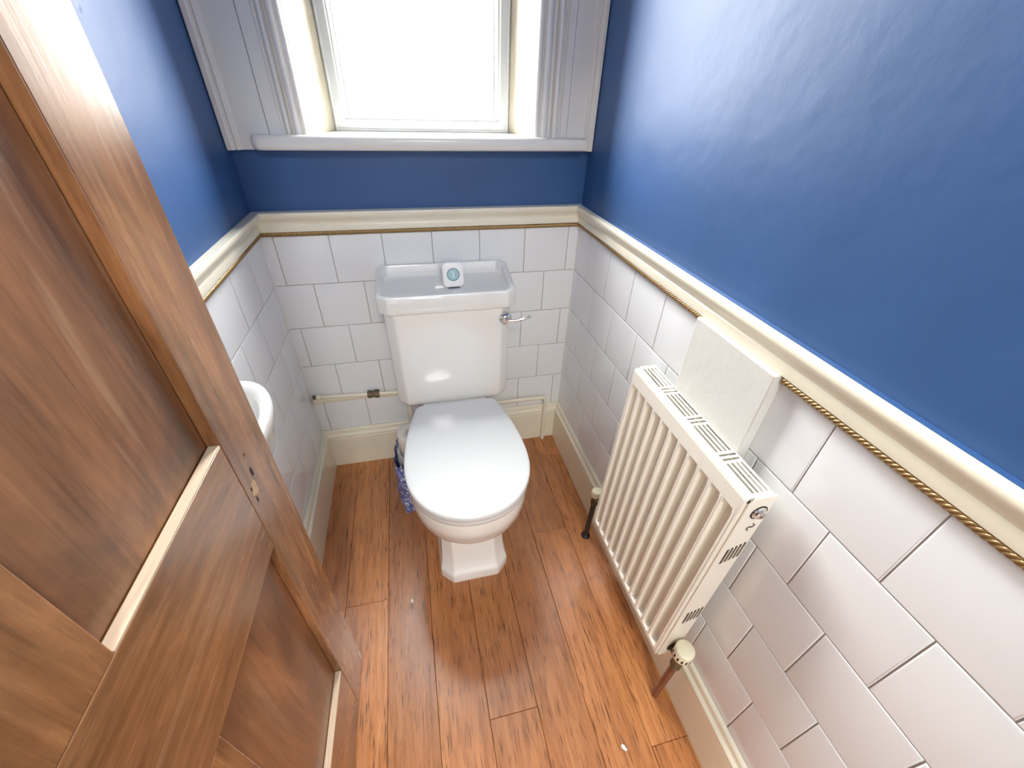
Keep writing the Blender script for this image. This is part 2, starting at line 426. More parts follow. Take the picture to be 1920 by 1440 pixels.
# skirting boards -------------------------------------------------------------
BP = [(0, 0), (.018, 0), (.018, .142), (.0165, .1445), (.0190, .1470), (.0190, .1560), (.0170, .1590), (.0120, .1620), (.0105, .1650), (.0105, .1760), (.008, .1800), (0, .1805)]
def skirt(kind):
    v = []; n = len(BP)
    for end in (0, 1):
        for d, z in BP:
            if kind == 'back': v.append(((d if end == 0 else W-d), -d, z))
            elif kind == 'left': v.append((d, (-d if end == 0 else YF), z))
            else: v.append((W-d, (-d if end == 0 else YF), z))
    f = [(i, (i+1) % n, n+(i+1) % n, n+i) for i in range(n)] + [tuple(range(n)), tuple(range(n, 2*n))]
    return pymesh('skirting', v, f)
for kd, lb in (('back', 'cream skirting board on the back wall, behind the toilet'), ('left', 'cream skirting board on the left wall beside the door'), ('right', 'cream skirting board on the right wall, below the radiator')):
    o = link('baseboard_' + kd, skirt(kd), MAT['cream'], smooth=30); setp(o, lb, 'skirting board', kind='structure')

# ------------------------------------------------------------------ window
win = empty('window_1', (.49, 0, 1.14)); setp(win, 'white window with splayed jambs and moulded architrave on the back wall', 'window', kind='structure')
def wpart(name, me, mat, smooth=None, par=None):
    o = link(name, me, mat, smooth=smooth); o.parent = par or win
    o.matrix_parent_inverse = Matrix.Translation(-win.location) if par is None else Matrix.Identity(4)
    return o
ATOP = 2.88
def arch(name, prof, mat=MAT['offwhite'], z0=1.141):
    """prof: (x, projection) open outline, closed on the wall"""
    pts = [(prof[0][0], 0)] + [(x, -d) for x, d in prof] + [(prof[-1][0], 0)]
    return wpart(name, prism(name, pts, z0, ATOP, 'z'), mat, 35)
# left side, outer to inner
def torus(x0, x1, d0, d1, k=8):
    return [(x0+(x1-x0)*(.5-.5*math.cos(PI*i/k)), d0+(d1-d0)*math.sin(PI*i/k)) for i in range(k+1)]
arch('outer_moulding', [(.001, .030), (.004, .034), (.014, .034), (.018, .031), (.020, .026), (.0215, .0245)] + torus(.0225, .0300, .0245, .029) + [(.0315, .0235), (.036, .019)])
arch('flat_board', [(.036, .018), (.1045, .018)])
arch('flat_board', [(.1060, .0175), (.1340, .0175)])
arch('inner_moulding', [(.134, .0185)] + torus(.1365, .1430, .0185, .0215, 6) + [(.1445, .016)] + torus(.1455, .1580, .016, .028) + [(.1590, .010), (.1650, .010)])
arch('inner_bead', [(.1655, .022)] + torus(.166, .1800, .022, .027) + [(.1810, .019), (.1830, .018)] + torus(.1835, .1930, .018, .021, 6) + [(.1950, .012)])
# right side, inner to outer
arch('inner_bead', [(.788, .012)] + torus(.789, .803, .018, .024, 6) + [(.804, .017), (.806, .017)] + torus(.8065, .827, .020, .027) + [(.828, .017)])
arch('inner_moulding', [(.8285, .009), (.838, .009)] + torus(.8390, .8560, .016, .028) + [(.857, .0145), (.860, .0145)] + torus(.8605, .866, .017, .0205, 6) + [(.867, .018)])
arch('flat_board', [(.8675, .0175), (.8865, .0175)])
arch('flat_board', [(.8873, .018), (.9390, .018)])
arch('outer_moulding', [(.939, .019), (.9415, .0245)] + torus(.9420, .9480, .0245, .029) + [(.949, .0235), (.951, .026), (.953, .031), (.956, .034), (.9645, .034), (.9672, .030)])
# splayed jamb linings
YW = .10
wpart('jamb_lining', prism('jamb_lining', [(.1905, -.004), (.196, -.006), (.251, YW), (.251, .159), (.1905, .159)], 1.15, 2.78, 'z'), MAT['jamb'], 35)
wpart('jamb_lining', prism('jamb_lining', [(.7945, -.004), (.789, -.006), (.7405, YW), (.7405, .159), (.7945, .159)], 1.15, 2.78, 'z'), MAT['jamb'], 35)
wpart('head_lining', prism('head_lining', [(0, 2.78), (YW, 2.74), (.159, 2.74), (.159, 2.78)], .19, .795, 'x'), MAT['jamb'])
# sill with a rounded nosing
def sill_outline(dx, yf, x0, x1):
    pts = [(x1-dx, .0), (x1-dx, yf)]
    r = .022
    for i in range(7):
        a = PI/2*i/6; pts.append((x0+dx+r-r*math.sin(a), yf+r-r*math.cos(a)))
    pts += [(x0+dx, 0.0)]
    return pts
SX0, SX1 = .062, .9385
rings = []
for k in range(9):
    a = -PI/2 + PI*k/8; zz = 1.1585 + .0165*math.sin(a); dx = .008*(1-math.cos(a))
    rings.append([(x, y, zz) for x, y in sill_outline(dx*.6, -.052+dx, SX0, SX1)])
sl = wpart('sill', loft('sill', rings), MAT['offwhite'], 50)
wpart('sill_board', boxes('sill_board', [(.1915, .7935, -.02, .159, 1.150, 1.1745)]), MAT['offwhite'])
# frame members (mitred sweep)
def frame(name, x0, x1, z0, z1, prof):
    """prof: closed list of (inset, y)"""
    v = []; n = len(prof)
    for cx_, cz_ in ((0, 0), (1, 0), (1, 1), (0, 1)):
        for s_, y in prof:
            v.append((x0+s_ if cx_ == 0 else x1-s_, y, z0+s_ if cz_ == 0 else z1-s_))
    f = []
    for c in range(4):
        d = (c+1) % 4
        for i in range(n):
            j = (i+1) % n; f.append((c*n+i, c*n+j, d*n+j, d*n+i))
    return pymesh(name, v, f)
wpart('outer_frame', frame('outer_frame', .2505, .741, 1.1745, 2.74, [(0, .095), (.0035, .092), (.007, .095), (.007, .13), (0, .13)]), MAT['upvc'], 30)
sash = wpart('sash_frame', frame('sash_frame', .2575, .734, 1.1815, 2.733, [(0, .099), (.018, .096), (.0205, .099), (.0205, .135), (0, .135)]), MAT['upvc'], 30)
bead = wpart('glazing_bead', frame('glazing_bead', .278, .7135, 1.202, 2.7125, [(0, .104), (.004, .1035), (.006, .107), (.010, .112), (.0115, .115), (.0115, .13), (0, .13)]), MAT['upvc'], 30)
wpart('gasket', frame('gasket', .2895, .702, 1.2135, 2.701, [(0, .1155), (.0012, .1155), (.0012, .13), (0, .13)]), MAT['seal'])
def glass():
    s = NT('window_glass'); s.t.nodes.remove(s.b); out = s.t.nodes['Material Output']
    tr = s.n('ShaderNodeBsdfTransparent'); gl = s.n('ShaderNodeBsdfGlossy'); gl.inputs['Roughness'].default_value = .02
    mx = s.n('ShaderNodeMixShader'); lw = s.n('ShaderNodeLayerWeight'); lw.inputs['Blend'].default_value = .5
    pw = s.n('ShaderNodeMath', operation='POWER'); pw.inputs[1].default_value = 4.0; s.l(lw.outputs['Facing'], pw.inputs[0])
    ma = s.n('ShaderNodeMath', operation='MULTIPLY_ADD'); ma.inputs[1].default_value = .9; ma.inputs[2].default_value = .04; s.l(pw.outputs[0], ma.inputs[0]); s.l(ma.outputs[0], mx.inputs[0])
    tr.inputs[0].default_value = (.97, .98, .98, 1)
    s.l(tr.outputs[0], mx.inputs[1]); s.l(gl.outputs[0], mx.inputs[2]); s.l(mx.outputs[0], out.inputs[0])
    return s.m
MAT['glass'] = glass()
wpart('pane', boxes('pane', [(.2900, .7015, .1205, .1245, 1.214, 2.7005)]), MAT['glass'])

# ------------------------------------------------------------------ door
DA = math.atan2(-.231, -.005)                 # direction from leading edge to hinge
dr = empty('door_1', (.162, -.773, .008), (0, 0, DA + PI/2))   # local -y runs from leading edge to hinge, +x is the visible face
setp(dr, 'open stained pine panel door with worn varnish, filling the left of the picture', 'door', kind='structure')
# local frame: u = distance from leading edge = -y ; face at x=0 ; thickness to x<0
DW, DH, DT = .78, 1.99, .036
def dpart(name, u0, u1, z0, z1, mat, x0=-DT, x1=0, bev=.0012, lab=None):
    cxm, cym, czm = (x0+x1)/2, -(u0+u1)/2, (z0+z1)/2
    me = boxes(name, [(x0-cxm, x1-cxm, -(u1-u0)/2, (u1-u0)/2, z0-czm, z1-czm)], bev, 2)
    o = link(name, me, mat, dr); o.location = (cxm, cym, czm)
    if lab: o['label'] = lab
    return o
ZL0, ZL1, ZB = .692, .906, .205
dpart('stile', 0, .1045, 0, DH, MAT['door_v'])
dpart('stile', DW-.105, DW, 0, DH, MAT['door_v'])
dpart('lock_rail', .1050, DW-.1055, ZL0, ZL1, MAT['door_h'])
dpart('bottom_rail', .1050, DW-.1055, 0, ZB, MAT['door_h'])
dpart('top_rail', .1050, DW-.1055, DH-.11, DH, MAT['door_h'])
dpart('muntin', .340, .440, ZL1+.0006, DH-.1105, MAT['door_v'])
dpart('muntin', .340, .440, ZB+.0006, ZL0-.0006, MAT['door_v'])
for a, b in ((.1045, .340), (.440, .6745)):
    for z0_, z1_ in ((ZL1, DH-.110), (ZB, ZL0)):
        pn = dpart('panel', a-.004, b+.004, z0_-.004, z1_+.004, MAT['panel'], -.030, -.0205, 0)
        fd = dpart('panel_field', a+.0022, b-.0022, z0_+.0022, z1_-.0018, MAT['panel'], -.0210, -.0145, .0008)
        fd.parent = pn; fd.location = fd.location - pn.location
for a, b in ((.1055, .3395), (.4405, .6740)):
    dpart('ledge_strip', a, b, ZL1-.0005, ZL1+.0022, MAT['rawpine'], -.0132, -.0006, .0004, 'pale unstained ledge below the panel')
    dpart('ledge_strip', a, b, ZB-.0005, ZB+.0022, MAT['rawpine'], -.0132, -.0006, .0004, 'pale unstained ledge below the panel')
# old lock hole, filled, in the leading stile
def blob(name, u, z, ru, rz_, h, mat, seed):
    rnd = random.Random(seed); n = 22; ring = []; 
    for k in range(n):
        a = 2*PI*k/n; j = 1+rnd.uniform(-.28, .28); ring.append((ru*math.cos(a)*j, rz_*math.sin(a)*j))
    v = [(-.002, y, z_) for y, z_ in ring] + [(h*.6, y*.92, z_*.92) for y, z_ in ring] + [(h, y*.7, z_*.7) for y, z_ in ring]
    f = []
    for k in range(2):
        for i in range(n): j = (i+1) % n; f.append((k*n+i, k*n+j, (k+1)*n+j, (k+1)*n+i))
    f.append(tuple(range(2*n, 3*n)))
    o = link(name, pymesh(name, v, f), mat, dr); o.location = (0, -u, z); return o
blob('filler_patch', .082, .800, .010, .014, .0005, MAT['filler'], 3)
blob('worn_hole', .071, .822, .0028, .0085, .0008, MAT['knot'], 5)
blob('worn_hole', .069, .855, .0012, .0025, .0006, MAT['knot'], 6)
blob('worn_hole', .088, .782, .0016, .0055, .0008, MAT['knot'], 8)
blob('worn_hole', .0905, .806, .0012, .004, .0008, MAT['knot'], 9)
# door lining around the doorway
tdr = link('trim_7', boxes('trim_7', [(DX0, DX0+.03, YF-.1, YF, 0, DZ), (DX1-.03, DX1, YF-.1, YF, 0, DZ), (DX0, DX1, YF-.1, YF, DZ-.03, DZ)], .001), MAT['offwhite'])
setp(tdr, 'white door lining around the doorway behind the camera', 'door frame', kind='structure')

# ------------------------------------------------------------------ toilet
TX = .506
to = empty('toilet', (TX, -.35, 0)); setp(to, 'white close-coupled toilet with closed lid and tray-topped cistern', 'toilet')
def tpart(name, me, mat, smooth=40, par=None):
    o = link(name, me, mat, smooth=smooth); o.parent = par or to
    if par is None: o.matrix_parent_inverse = Matrix.Translation(-to.location)
    else: o.matrix_parent_inverse = Matrix.Translation(-to.location)
    return o
def rounded(poly, r, k=5):
    """round the corners of a closed 2-D polygon"""
    out = []; n = len(poly)
    for i in range(n):
        a, b, c = Vector(poly[i-1]), Vector(poly[i]), Vector(poly[(i+1) % n])
        rr = min(r if not isinstance(r, (list, tuple)) else r[i], (a-b).length*.45, (c-b).length*.45)
        p, q = b+(a-b).normalized()*rr, b+(c-b).normalized()*rr
        for j in range(k+1):
            t = j/k; s_ = p*(1-t)**2 + b*2*t*(1-t) + q*t**2; out.append((s_.x, s_.y))
    return out
def oct_plan(hw, yf, yb, ch, cy_, r):
    """chamfered front corners"""
    return rounded([(hw, yb), (hw, yf+cy_), (hw-ch, yf), (-hw+ch, yf), (-hw, yf+cy_), (-hw, yb)], [.004, r, r, r, r, .004])
# cistern body
rings = []
for z, ins in ((.398, .020), (.3995, .010), (.404, .004), (.412, .001), (.424, 0), (.60, -.002), (.752, -.004)):
    hw_ = .186 - ins; rings.append([(TX+x, y, z) for x, y in oct_plan(hw_, -.196+ins*.9, -.012, .030, .026, .007)])
cis = tpart('cistern', loft('cistern', rings), MAT['china'], 35)
# cistern lid: a tray with raised back and sides
def rim(y):
    t = max(0, min(1, (y+.115)/.07)); t = t*t*(3-2*t); return .800 + .024*t
rings = []
def lid_plan(hw, yf, yb, ch, cy_, r):
    return rounded([(hw-.012, yb), (hw, yb-.030), (hw, yf+cy_), (hw-ch, yf), (-hw+ch, yf), (-hw, yf+cy_), (-hw, yb-.030), (-hw+.012, yb)], r)
def lid_ring(off, zf, corner=.008):
    return [(TX+.002+x, y, zf(y)) for x, y in lid_plan(.206-off, -.2125+off, -.006-off*.4, .032-off*.35, .030-off*.3, corner)]
rings.append(lid_ring(.012, lambda y: .748)); rings.append(lid_ring(.002, lambda y: .7485)); rings.append(lid_ring(0, lambda y: .751)); rings.append(lid_ring(0, lambda y: .772)); rings.append(lid_ring(.0005, lambda y: rim(y)-.006))
rings.append(lid_ring(.002, lambda y: rim(y)-.002)); rings.append(lid_ring(.005, lambda y: rim(y)))
rings.append(lid_ring(.012, lambda y: rim(y)-.0005)); rings.append(lid_ring(.0165, lambda y: rim(y)-.004)); rings.append(lid_ring(.020, lambda y: .788)); rings.append(lid_ring(.026, lambda y: .786))
tpart('cistern_lid', loft('cistern_lid', rings), MAT['china'], 40)
# flush lever
lx, lz = .677, .708
tpart('flush_lever', lathe('flush_lever', [(.004, -.196), (.0185, -.196), (.0200, -.199), (.0195, -.203), (.0165, -.207), (.0100, -.211), (.0085, -.222), (.007, -.2245), (.001, -.225)], 28, 'y', (lx, 0, lz)), MAT['chrome'], 50)
lev = C.objects[-1] if False else [o for o in to.children if o.name.startswith('flush_lever')][0]
pts = [(lx-.004, -.217, lz), (lx+.012, -.220, lz), (lx+.030, -.223, lz+.001), (lx+.050, -.224, lz+.004), (lx+.066, -.223, lz+.008), (lx+.074, -.222, lz+.009), (lx+.077, -.222, lz+.009)]
tpart('lever_arm', tube('lever_arm', pts, [.004, .0042, .0038, .0042, .0050, .0042, .0012], 12), MAT['chrome'], 60)
# seat, lid and bowl
def egg(hw, yfr, ymid, ybk, hb, rc=.03, n1=28, p=2.15):
    """plan outline: superellipse front, cubic sides to a straight back. CCW starting at +x"""
    pts = []
    def side(t):           # from (hw, ymid) to (hb, ybk)
        t2 = t*t; return (hw - (hw-hb)*(t2*(1.15-.15*t)), ymid + (ybk-ymid)*t)
    left = []; 
    front = []
    for i in range(n1+1):
        a = PI*i/n1; c_, s_ = math.cos(a), math.sin(a)
        x = hw*math.copysign(abs(c_)**(2/p), c_); y = ymid - (ymid-yfr)*abs(s_)**(2/p)
        front.append((x, y))
    sd = [side(i/12) for i in range(1, 10)]
    b1 = rounded([side(.75), (hb, ybk), (-hb, ybk)], rc, 5)[6:12]
    right_up = sd + b1                      # going up on +x side to the back
    pts = front + [(-x, y) for x, y in sd] + [(-x, y) for x, y in b1] + [(x, y) for x, y in reversed(b1)] + [(x, y) for x, y in reversed(sd)]
    return pts
def ering(z, s, dy=0, **kw):
    a = dict(hw=.176, yfr=-.700, ymid=-.495, ybk=-.230, hb=.130); a.update(kw)
    cyc = -.45; pts = egg(rc=.022, **a)
    return [(TX+x*s, cyc+(y-cyc)*s+dy, z) for x, y in pts]
lidr = [ering(.4125, .985), ering(.4135, .996), ering(.416, 1.0), ering(.422, 1.0), ering(.4265, .996), ering(.4295, .986), ering(.4315, .965), ering(.4328, .90), ering(.4340, .70), ering(.4345, .35)]
sl_ = tpart('seat_lid', loft('seat_lid', lidr), MAT['seatwhite'], 40)
seatr = [ering(.392, .965), ering(.393, .980), ering(.396, .988), ering(.406, .988), ering(.4105, .980), ering(.4115, .96)]
tpart('seat', loft('seat', seatr), MAT['seatwhite'], 40)
bw = dict(hw=.172, yfr=-.690, ymid=-.49, ybk=-.225, hb=.130)
def br(z, hw, yfr, hb, ymid=-.49, ybk=-.225, p=2.15): return [(TX+x, y, z) for x, y in egg(hw, yfr, ymid, ybk, hb, .03, p=p)]
bowl = [br(.3880, .150, -.66, .10), br(.3880, .163, -.679, .108), br(.3865, .1675, -.6850, .112), br(.381, .1700, -.6875, .114), br(.345, .1700, -.6880, .114), br(.3170, .1680, -.6860, .113), br(.3145, .1665, -.6840, .113), br(.3138, .1630, -.6800, .112),
        br(.3120, .1628, -.6798, .112), br(.3112, .1648, -.6818, .112), br(.290, .160, -.6765, .110), br(.270, .151, -.665, .108, -.48), br(.252, .138, -.646, .105, -.47), br(.240, .122, -.622, .102, -.45), br(.232, .106, -.595, .10, -.44), br(.226, .092, -.565, .098, -.42)]
tpart('bowl', loft('bowl', bowl), MAT['china'], 60)
# shelf between bowl and cistern
rings = []
for z, ins in ((.30, .02), (.34, .004), (.386, 0), (.3915, .001), (.3985, .004)):
    rings.append([(TX+x, y, z) for x, y in rounded([(.108-ins, -.03), (.112-ins, -.225), (.105-ins, -.26), (-.105+ins, -.26), (-.112+ins, -.225), (-.108+ins, -.03)], .015)])
tpart('cistern_shelf', loft('cistern_shelf', rings), MAT['china'], 35)
# pedestal and foot
def ped(z, hw_, yf, ch, yb=-.10): return [(TX-.002+x, y, z) for x, y in oct_plan(hw_, yf, yb, ch, ch*1.0, .006)]
pedr = [ped(0, .108, -.615, .036), ped(.030, .108, -.615, .036), ped(.036, .1070, -.6135, .036), ped(.041, .1045, -.608, .035), ped(.050, .1025, -.600, .034), ped(.070, .1005, -.590, .034),
        ped(.10, .099, -.580, .033), ped(.15, .098, -.570, .032), ped(.20, .098, -.562, .032), ped(.235, .098, -.555, .03), ped(.30, .098, -.52, .03)]
tpart('pedestal', loft('pedestal', pedr), MAT['china'], 35)
for s_ in (-1, 1):
    tpart('seat_hinge', lathe('seat_hinge', [(.002, -.02), (.009, -.02), (.010, -.018), (.010, .018), (.009, .02), (.002, .02)], 18, 'x', (TX+s_*.075, -.222, .412)), MAT['seatwhite'], 40)

# air freshener on the cistern
af = empty('air_freshener', (.531, -.118, .786)); setp(af, 'small white rounded-square gadget with a pale blue dial, standing on the cistern', 'air freshener')
af.rotation_euler = (-.16, 0, .02)
def sq(hw_, hh, r, bul=.0):
    base = rounded([(hw_, -hh), (hw_, hh), (-hw_, hh), (-hw_, -hh)], r, 8); return base
def sring(s_, y, hw_=.0325, hh=.0385, r=.018):
    return [(x*s_, y, hh+z*s_) for x, z in sq(hw_, hh, r)]
# slightly waisted sides as in a four-leaf outline
def waist(ring): return [(x*(1-.05*(1-min(1, abs(z-.0385)/.034))), y, .0385+(z-.0385)*(1-.05*(1-min(1, abs(x)/.028)))) for x, y, z in ring]
rg = [waist(sring(.90, .013)), waist(sring(.985, .010)), waist(sring(1.0, .006)), waist(sring(1.0, -.006)), waist(sring(.98, -.0105)), waist(sring(.90, -.0125)), waist(sring(.6, -.013))]
link('housing', loft('housing', rg), simple('bright_white_plastic', (.90, .90, .90), .25), af, 50)
link('dial_ring', lathe('dial_ring', [(.0165, -.0128), (.0190, -.0128), (.0194, -.0140), (.0188, -.0150), (.0168, -.0150), (.0160, -.0138)], 36, 'y', (0, 0, .040)), simple('teal_rim', (.16, .30, .33), .3), af, 50)
di = link('dial', lathe('dial', [(.0165, -.012), (.0162, -.0142), (.010, -.0152), (.0005, -.0155)], 36, 'y', (0, 0, .040)), simple('pale_blue_gel', (.36, .56, .60), .15), af, 50)
link('dial_grip', boxes('dial_grip', [(-.0035, .0035, -.0175, -.014, .029, .051)], .0015, 2), simple('pale_grey_grip', (.60, .72, .76), .25), di, 50)
link('base_gap', boxes('base_gap', [(-.018, .018, -.0118, .008, -.0004, .0016)]), MAT['seal'], af)

# pipes on the back wall ------------------------------------------------------
yp = -.024
cp = empty('cold_pipe', (.15, yp, .34)); setp(cp, 'cream painted water pipe with a tarnished coupling, left of the cistern', 'pipe')
def ppart(par, name, me, mat, smooth=50, **kw):
    o = link(name, me, mat, smooth=smooth); o.parent = par; o.matrix_parent_inverse = Matrix.Translation(-par.location); return o
ppart(cp, 'tube', tube('tube', [(.030, -.018, .355), (.222, -.018, .343)], .0065), MAT['pipe'])
ppart(cp, 'tube', tube('tube', [(.222, -.018, .343), (.34, -.018, .338)], .0075), MAT['pipe'])
ppart(cp, 'ledge', prism('ledge', [(-.0005, .322), (-.012, .322), (-.0135, .325), (-.0135, .338), (-.012, .341), (-.0005, .341)], .006, .235, 'x'), MAT['pipe'], 30)
ppart(cp, 'ledge', prism('ledge', [(-.0005, .318), (-.011, .318), (-.0125, .321), (-.0125, .330), (-.011, .333), (-.0005, .333)], .235, .33, 'x'), MAT['pipe'], 30)
ppart(cp, 'coupling', lathe('coupling', [(.004, .200), (.0130, .198), (.0145, .201), (.0145, .212), (.0115, .214), (.0115, .222), (.0155, .224), (.0155, .238), (.0135, .240), (.004, .240)], 6, 'x', (0, -.018, .344)), MAT['brass'], 30)
ppart(cp, 'end_cap', lathe('end_cap', [(.003, .022), (.0095, .022), (.0105, .024), (.0105, .034), (.0095, .036), (.003, .036)], 20, 'x', (0, -.018, .355)), MAT['pipe'])
ppart(cp, 'end_cap', lathe('end_cap', [(.003, .010), (.0075, .010), (.0075, .022), (.003, .022)], 16, 'x', (0, -.018, .356)), MAT['brass'])
op = empty('overflow_pipe', (.90, yp, 0)); setp(op, 'cream pipe bending from behind the cistern down to the floor by the right corner', 'pipe')
hz = .232
path = [(.62, yp, hz+.004), (.80, yp, hz+.001)] + bend((.80, yp, hz), (.899, yp, hz), (.899, yp-.003, 0), .022, 8) + [(.899, yp-.002, .12), (.899, yp-.004, .0)]
ppart(op, 'tube', tube('tube', path, .0078, 18), MAT['pipe'])
dp = empty('down_pipe', (.345, -.03, .0)); setp(dp, 'short cream vertical pipe under the left end of the cistern', 'pipe')
ppart(dp, 'tube', tube('tube', [(.345, -.032, .0), (.343, -.032, .3965)], .0095, 18), MAT['pipe'])

# toilet roll and its torn packet ---------------------------------------------
def roll_at(name, c, r=.053, h=.098, parent=None):
    ri = .021; prof = [(ri, 0), (r-.003, 0), (r, .003), (r, h-.004), (r-.004, h), (ri+.002, h), (ri, h-.002)]
    n = 40; rings = [[(c[0]+p*math.cos(2*PI*k/n), c[1]+p*math.sin(2*PI*k/n), c[2]+q) for k in range(n)] for p, q in prof]
    rings.append(rings[0])
    return loft(name, rings, False, False)
tr = link('toilet_roll', roll_at('toilet_roll', (.345, -.168, .172)), simple('tissue_paper', (.78, .75, .70), .95, bump=(200, .4, .0008)), smooth=50)
setp(tr, 'white toilet roll standing on the blue packet, left of the toilet bowl', 'toilet roll')
# (roll rests on the rolls inside the packet)
def film():
    s = NT('blue_printed_film'); v = s.coords((1, 1, 1)); vo = s.n('ShaderNodeTexVoronoi'); s.l(v, vo.inputs['Vector']); vo.inputs['Scale'].default_value = 85
    nz = s.noise(v, 60, 4, .7, 1.5)
    a = s.ramp(nz, [(.36, (.012, .022, .12)), (.47, (.10, .15, .42)), (.56, (.30, .36, .60)), (.64, (.75, .76, .80))])
    s.l(a, s.b.inputs['Base Color']); s.b.inputs['Roughness'].default_value = .22; s.b.inputs['Specular IOR Level'].default_value = .6
    s.bump(s.noise(v, 45, 5, .65), .9, .006); return s.m
bm = bmesh.new(); rnd = random.Random(11); nA, nZ = 56, 16; rows_ = []
for j in range(nZ+1):
    t = j/nZ; z = .001 + .195*t; row = []
    for k in range(nA):
        a = 2*PI*k/nA; c_, s_ = math.cos(a), math.sin(a)
        ex = .054*(1+.10*math.sin(t*PI)) ; ey = .115*(1-.25*t)
        q = (abs(c_)**3+abs(s_)**3)**(-1/3)
        wob = 1+.035*math.sin(5*a+9*t)+.03*math.sin(11*a-17*t)+rnd.uniform(-.025, .025)
        zz = z + (rnd.uniform(-.016, .016) if j == nZ else rnd.uniform(-.003, .003) if j else 0)
        row.append(bm.verts.new((ex*c_*q*wob, ey*s_*q*wob, zz)))
    rows_.append(row)
for j in range(nZ):
    for k in range(nA): bm.faces.new((rows_[j][k], rows_[j][(k+1) % nA], rows_[j+1][(k+1) % nA], rows_[j+1][k]))
bm.faces.new(rows_[0]); 
pk = link('roll_packet', bm_mesh('roll_packet', bm), film(), smooth=35); pk.location = (.328, -.20, 0)
setp(pk, 'crumpled blue and white plastic packet on the floor, left of the toilet bowl', 'packet')
inner = link('packet_roll', roll_at('packet_roll', (.0, .052, .012), .050, .155), bpy.data.materials['tissue_paper'], pk, 50)

# ------------------------------------------------------------------ radiator
RH = .570
RX = .8755
rad = empty('radiator', (RX, -.808, .200)); rad.rotation_euler = (0, 0.026, 0)
setp(rad, 'cream ribbed panel radiator with top grille on the right wall', 'radiator')
# local: x 0 = front face (wall is +x), y along the wall, z up from the bottom edge
RL = .380; y0, y1 = -RL/2, RL/2
def corr(name, flip=1, x0=0):
    pitch = .0335; prof = []
    yy = y0; N = 11
    m = (RL - N*pitch)/2
    prof.append((y0, 0)); 
    for i in range(N+1):
        c_ = y0 + m + i*pitch
        if i > 0: prof += [(c_-.0080, .0165), (c_-.0038, .0008), (c_-.0031, 0), (c_-.0007, 0)]
        prof += [(c_, .0016)]
        if i < N: prof += [(c_+.0007, 0), (c_+.0031, 0), (c_+.0038, .0008), (c_+.0080, .0165)]
    prof.append((y1, 0))
    zs = [(0, 0), (.016, 0), (.0165, .08), (.026, 1), (RH-.050, 1), (RH-.0385, .08), (RH-.038, 0), (RH-.006, 0), (RH-.001, 0)]
    v = []; n = len(prof)
    for z, k in zs:
        for y, d in prof: v.append((x0+flip*(d*k + (.0015 if z in (0, RH-.001) else 0)), y, z))
    f = [(a*n+i, a*n+i+1, (a+1)*n+i+1, (a+1)*n+i) for a in range(len(zs)-1) for i in range(n-1)]
    # returns (top, bottom and sides folded back)
    b = len(v)
    return v, f, n, len(zs)
v, f, n, mz = corr('front_panel')
# folded edges
base = len(v)
for i in range(n): v.append((.0175, v[i][1], 0))
for i in range(n-1): f.append((i, i+1, base+i+1, base+i))
top0 = (mz-1)*n; base2 = len(v)
for i in range(n): v.append((.010, v[top0+i][1], RH-.001))
for i in range(n-1): f.append((top0+i, top0+i+1, base2+i+1, base2+i))
for side in (0, n-1):
    b3 = len(v)
    for a in range(mz): v.append((.016, v[a*n+side][1], v[a*n+side][2]))
    for a in range(mz-1): f.append((a*n+side, (a+1)*n+side, b3+a+1, b3+a))
link('front_panel', pymesh('front_panel', v, f), MAT['radiator'], rad, 12)
link('back_panel', boxes('back_panel', [(.048, .0510, y0, y1, .01, RH-.012)], .001), MAT['radiator'], rad)
# convector fins seen through the grille
fv, ff = [], []
k = 0; yy = y0+.004
while yy < y1-.004:
    for z in (.06, RH-.045): fv.append((.020 if k % 2 else .046, yy, z))
    yy += .0045; k += 1
for i in range(k-1): ff.append((2*i, 2*i+1, 2*i+3, 2*i+2))
link('convector_fins', pymesh('convector_fins', fv, ff), MAT['radiator_in'], rad)
# top grille
gz0, gz1 = RH-.0016, RH
bars = []
gx0, gx1 = .0105, .0550
bars += [(gx0, .0175, y0, y1, gz0, gz1), (.0525, gx1, y0, y1, gz0, gz1)]          # long edges
sec = [(y1-.006, y1-.078), (y1-.106, y1-.178), (y1-.206, y1-.278), (y1-.306, y0+.008)]
slot_w = .0050; lands = [(.0185+.0050*1+.00415*0, 0)]
xs = [.0175 + i*.0092 for i in range(4)]     # slot starts
for a, b in sec:
    for i in range(3): bars.append((xs[i]+.0052, xs[i+1], b, a, gz0, gz1))
    bars.append((xs[3]+.0052, .0525, b, a, gz0, gz1))
solid = [(y1, y1-.006), (y0+.008, y0)]
for (a, b), (c, d) in zip(sec[:-1], sec[1:]):
    solid += [(b, b-.006), (b-.0115, b-.0165), (b-.022, c)]
for a, b in solid: bars.append((.0175, .0525, b, a, gz0, gz1))
link('top_grille', boxes('top_grille', bars), MAT['radiator'], rad)
link('grille_edge', prism('grille_edge', [(.0040, RH-.012), (.0105, RH-.012), (.0105, RH), (.0085, RH-.0035)], y0, y1, 'y'), MAT['radiator'], rad)
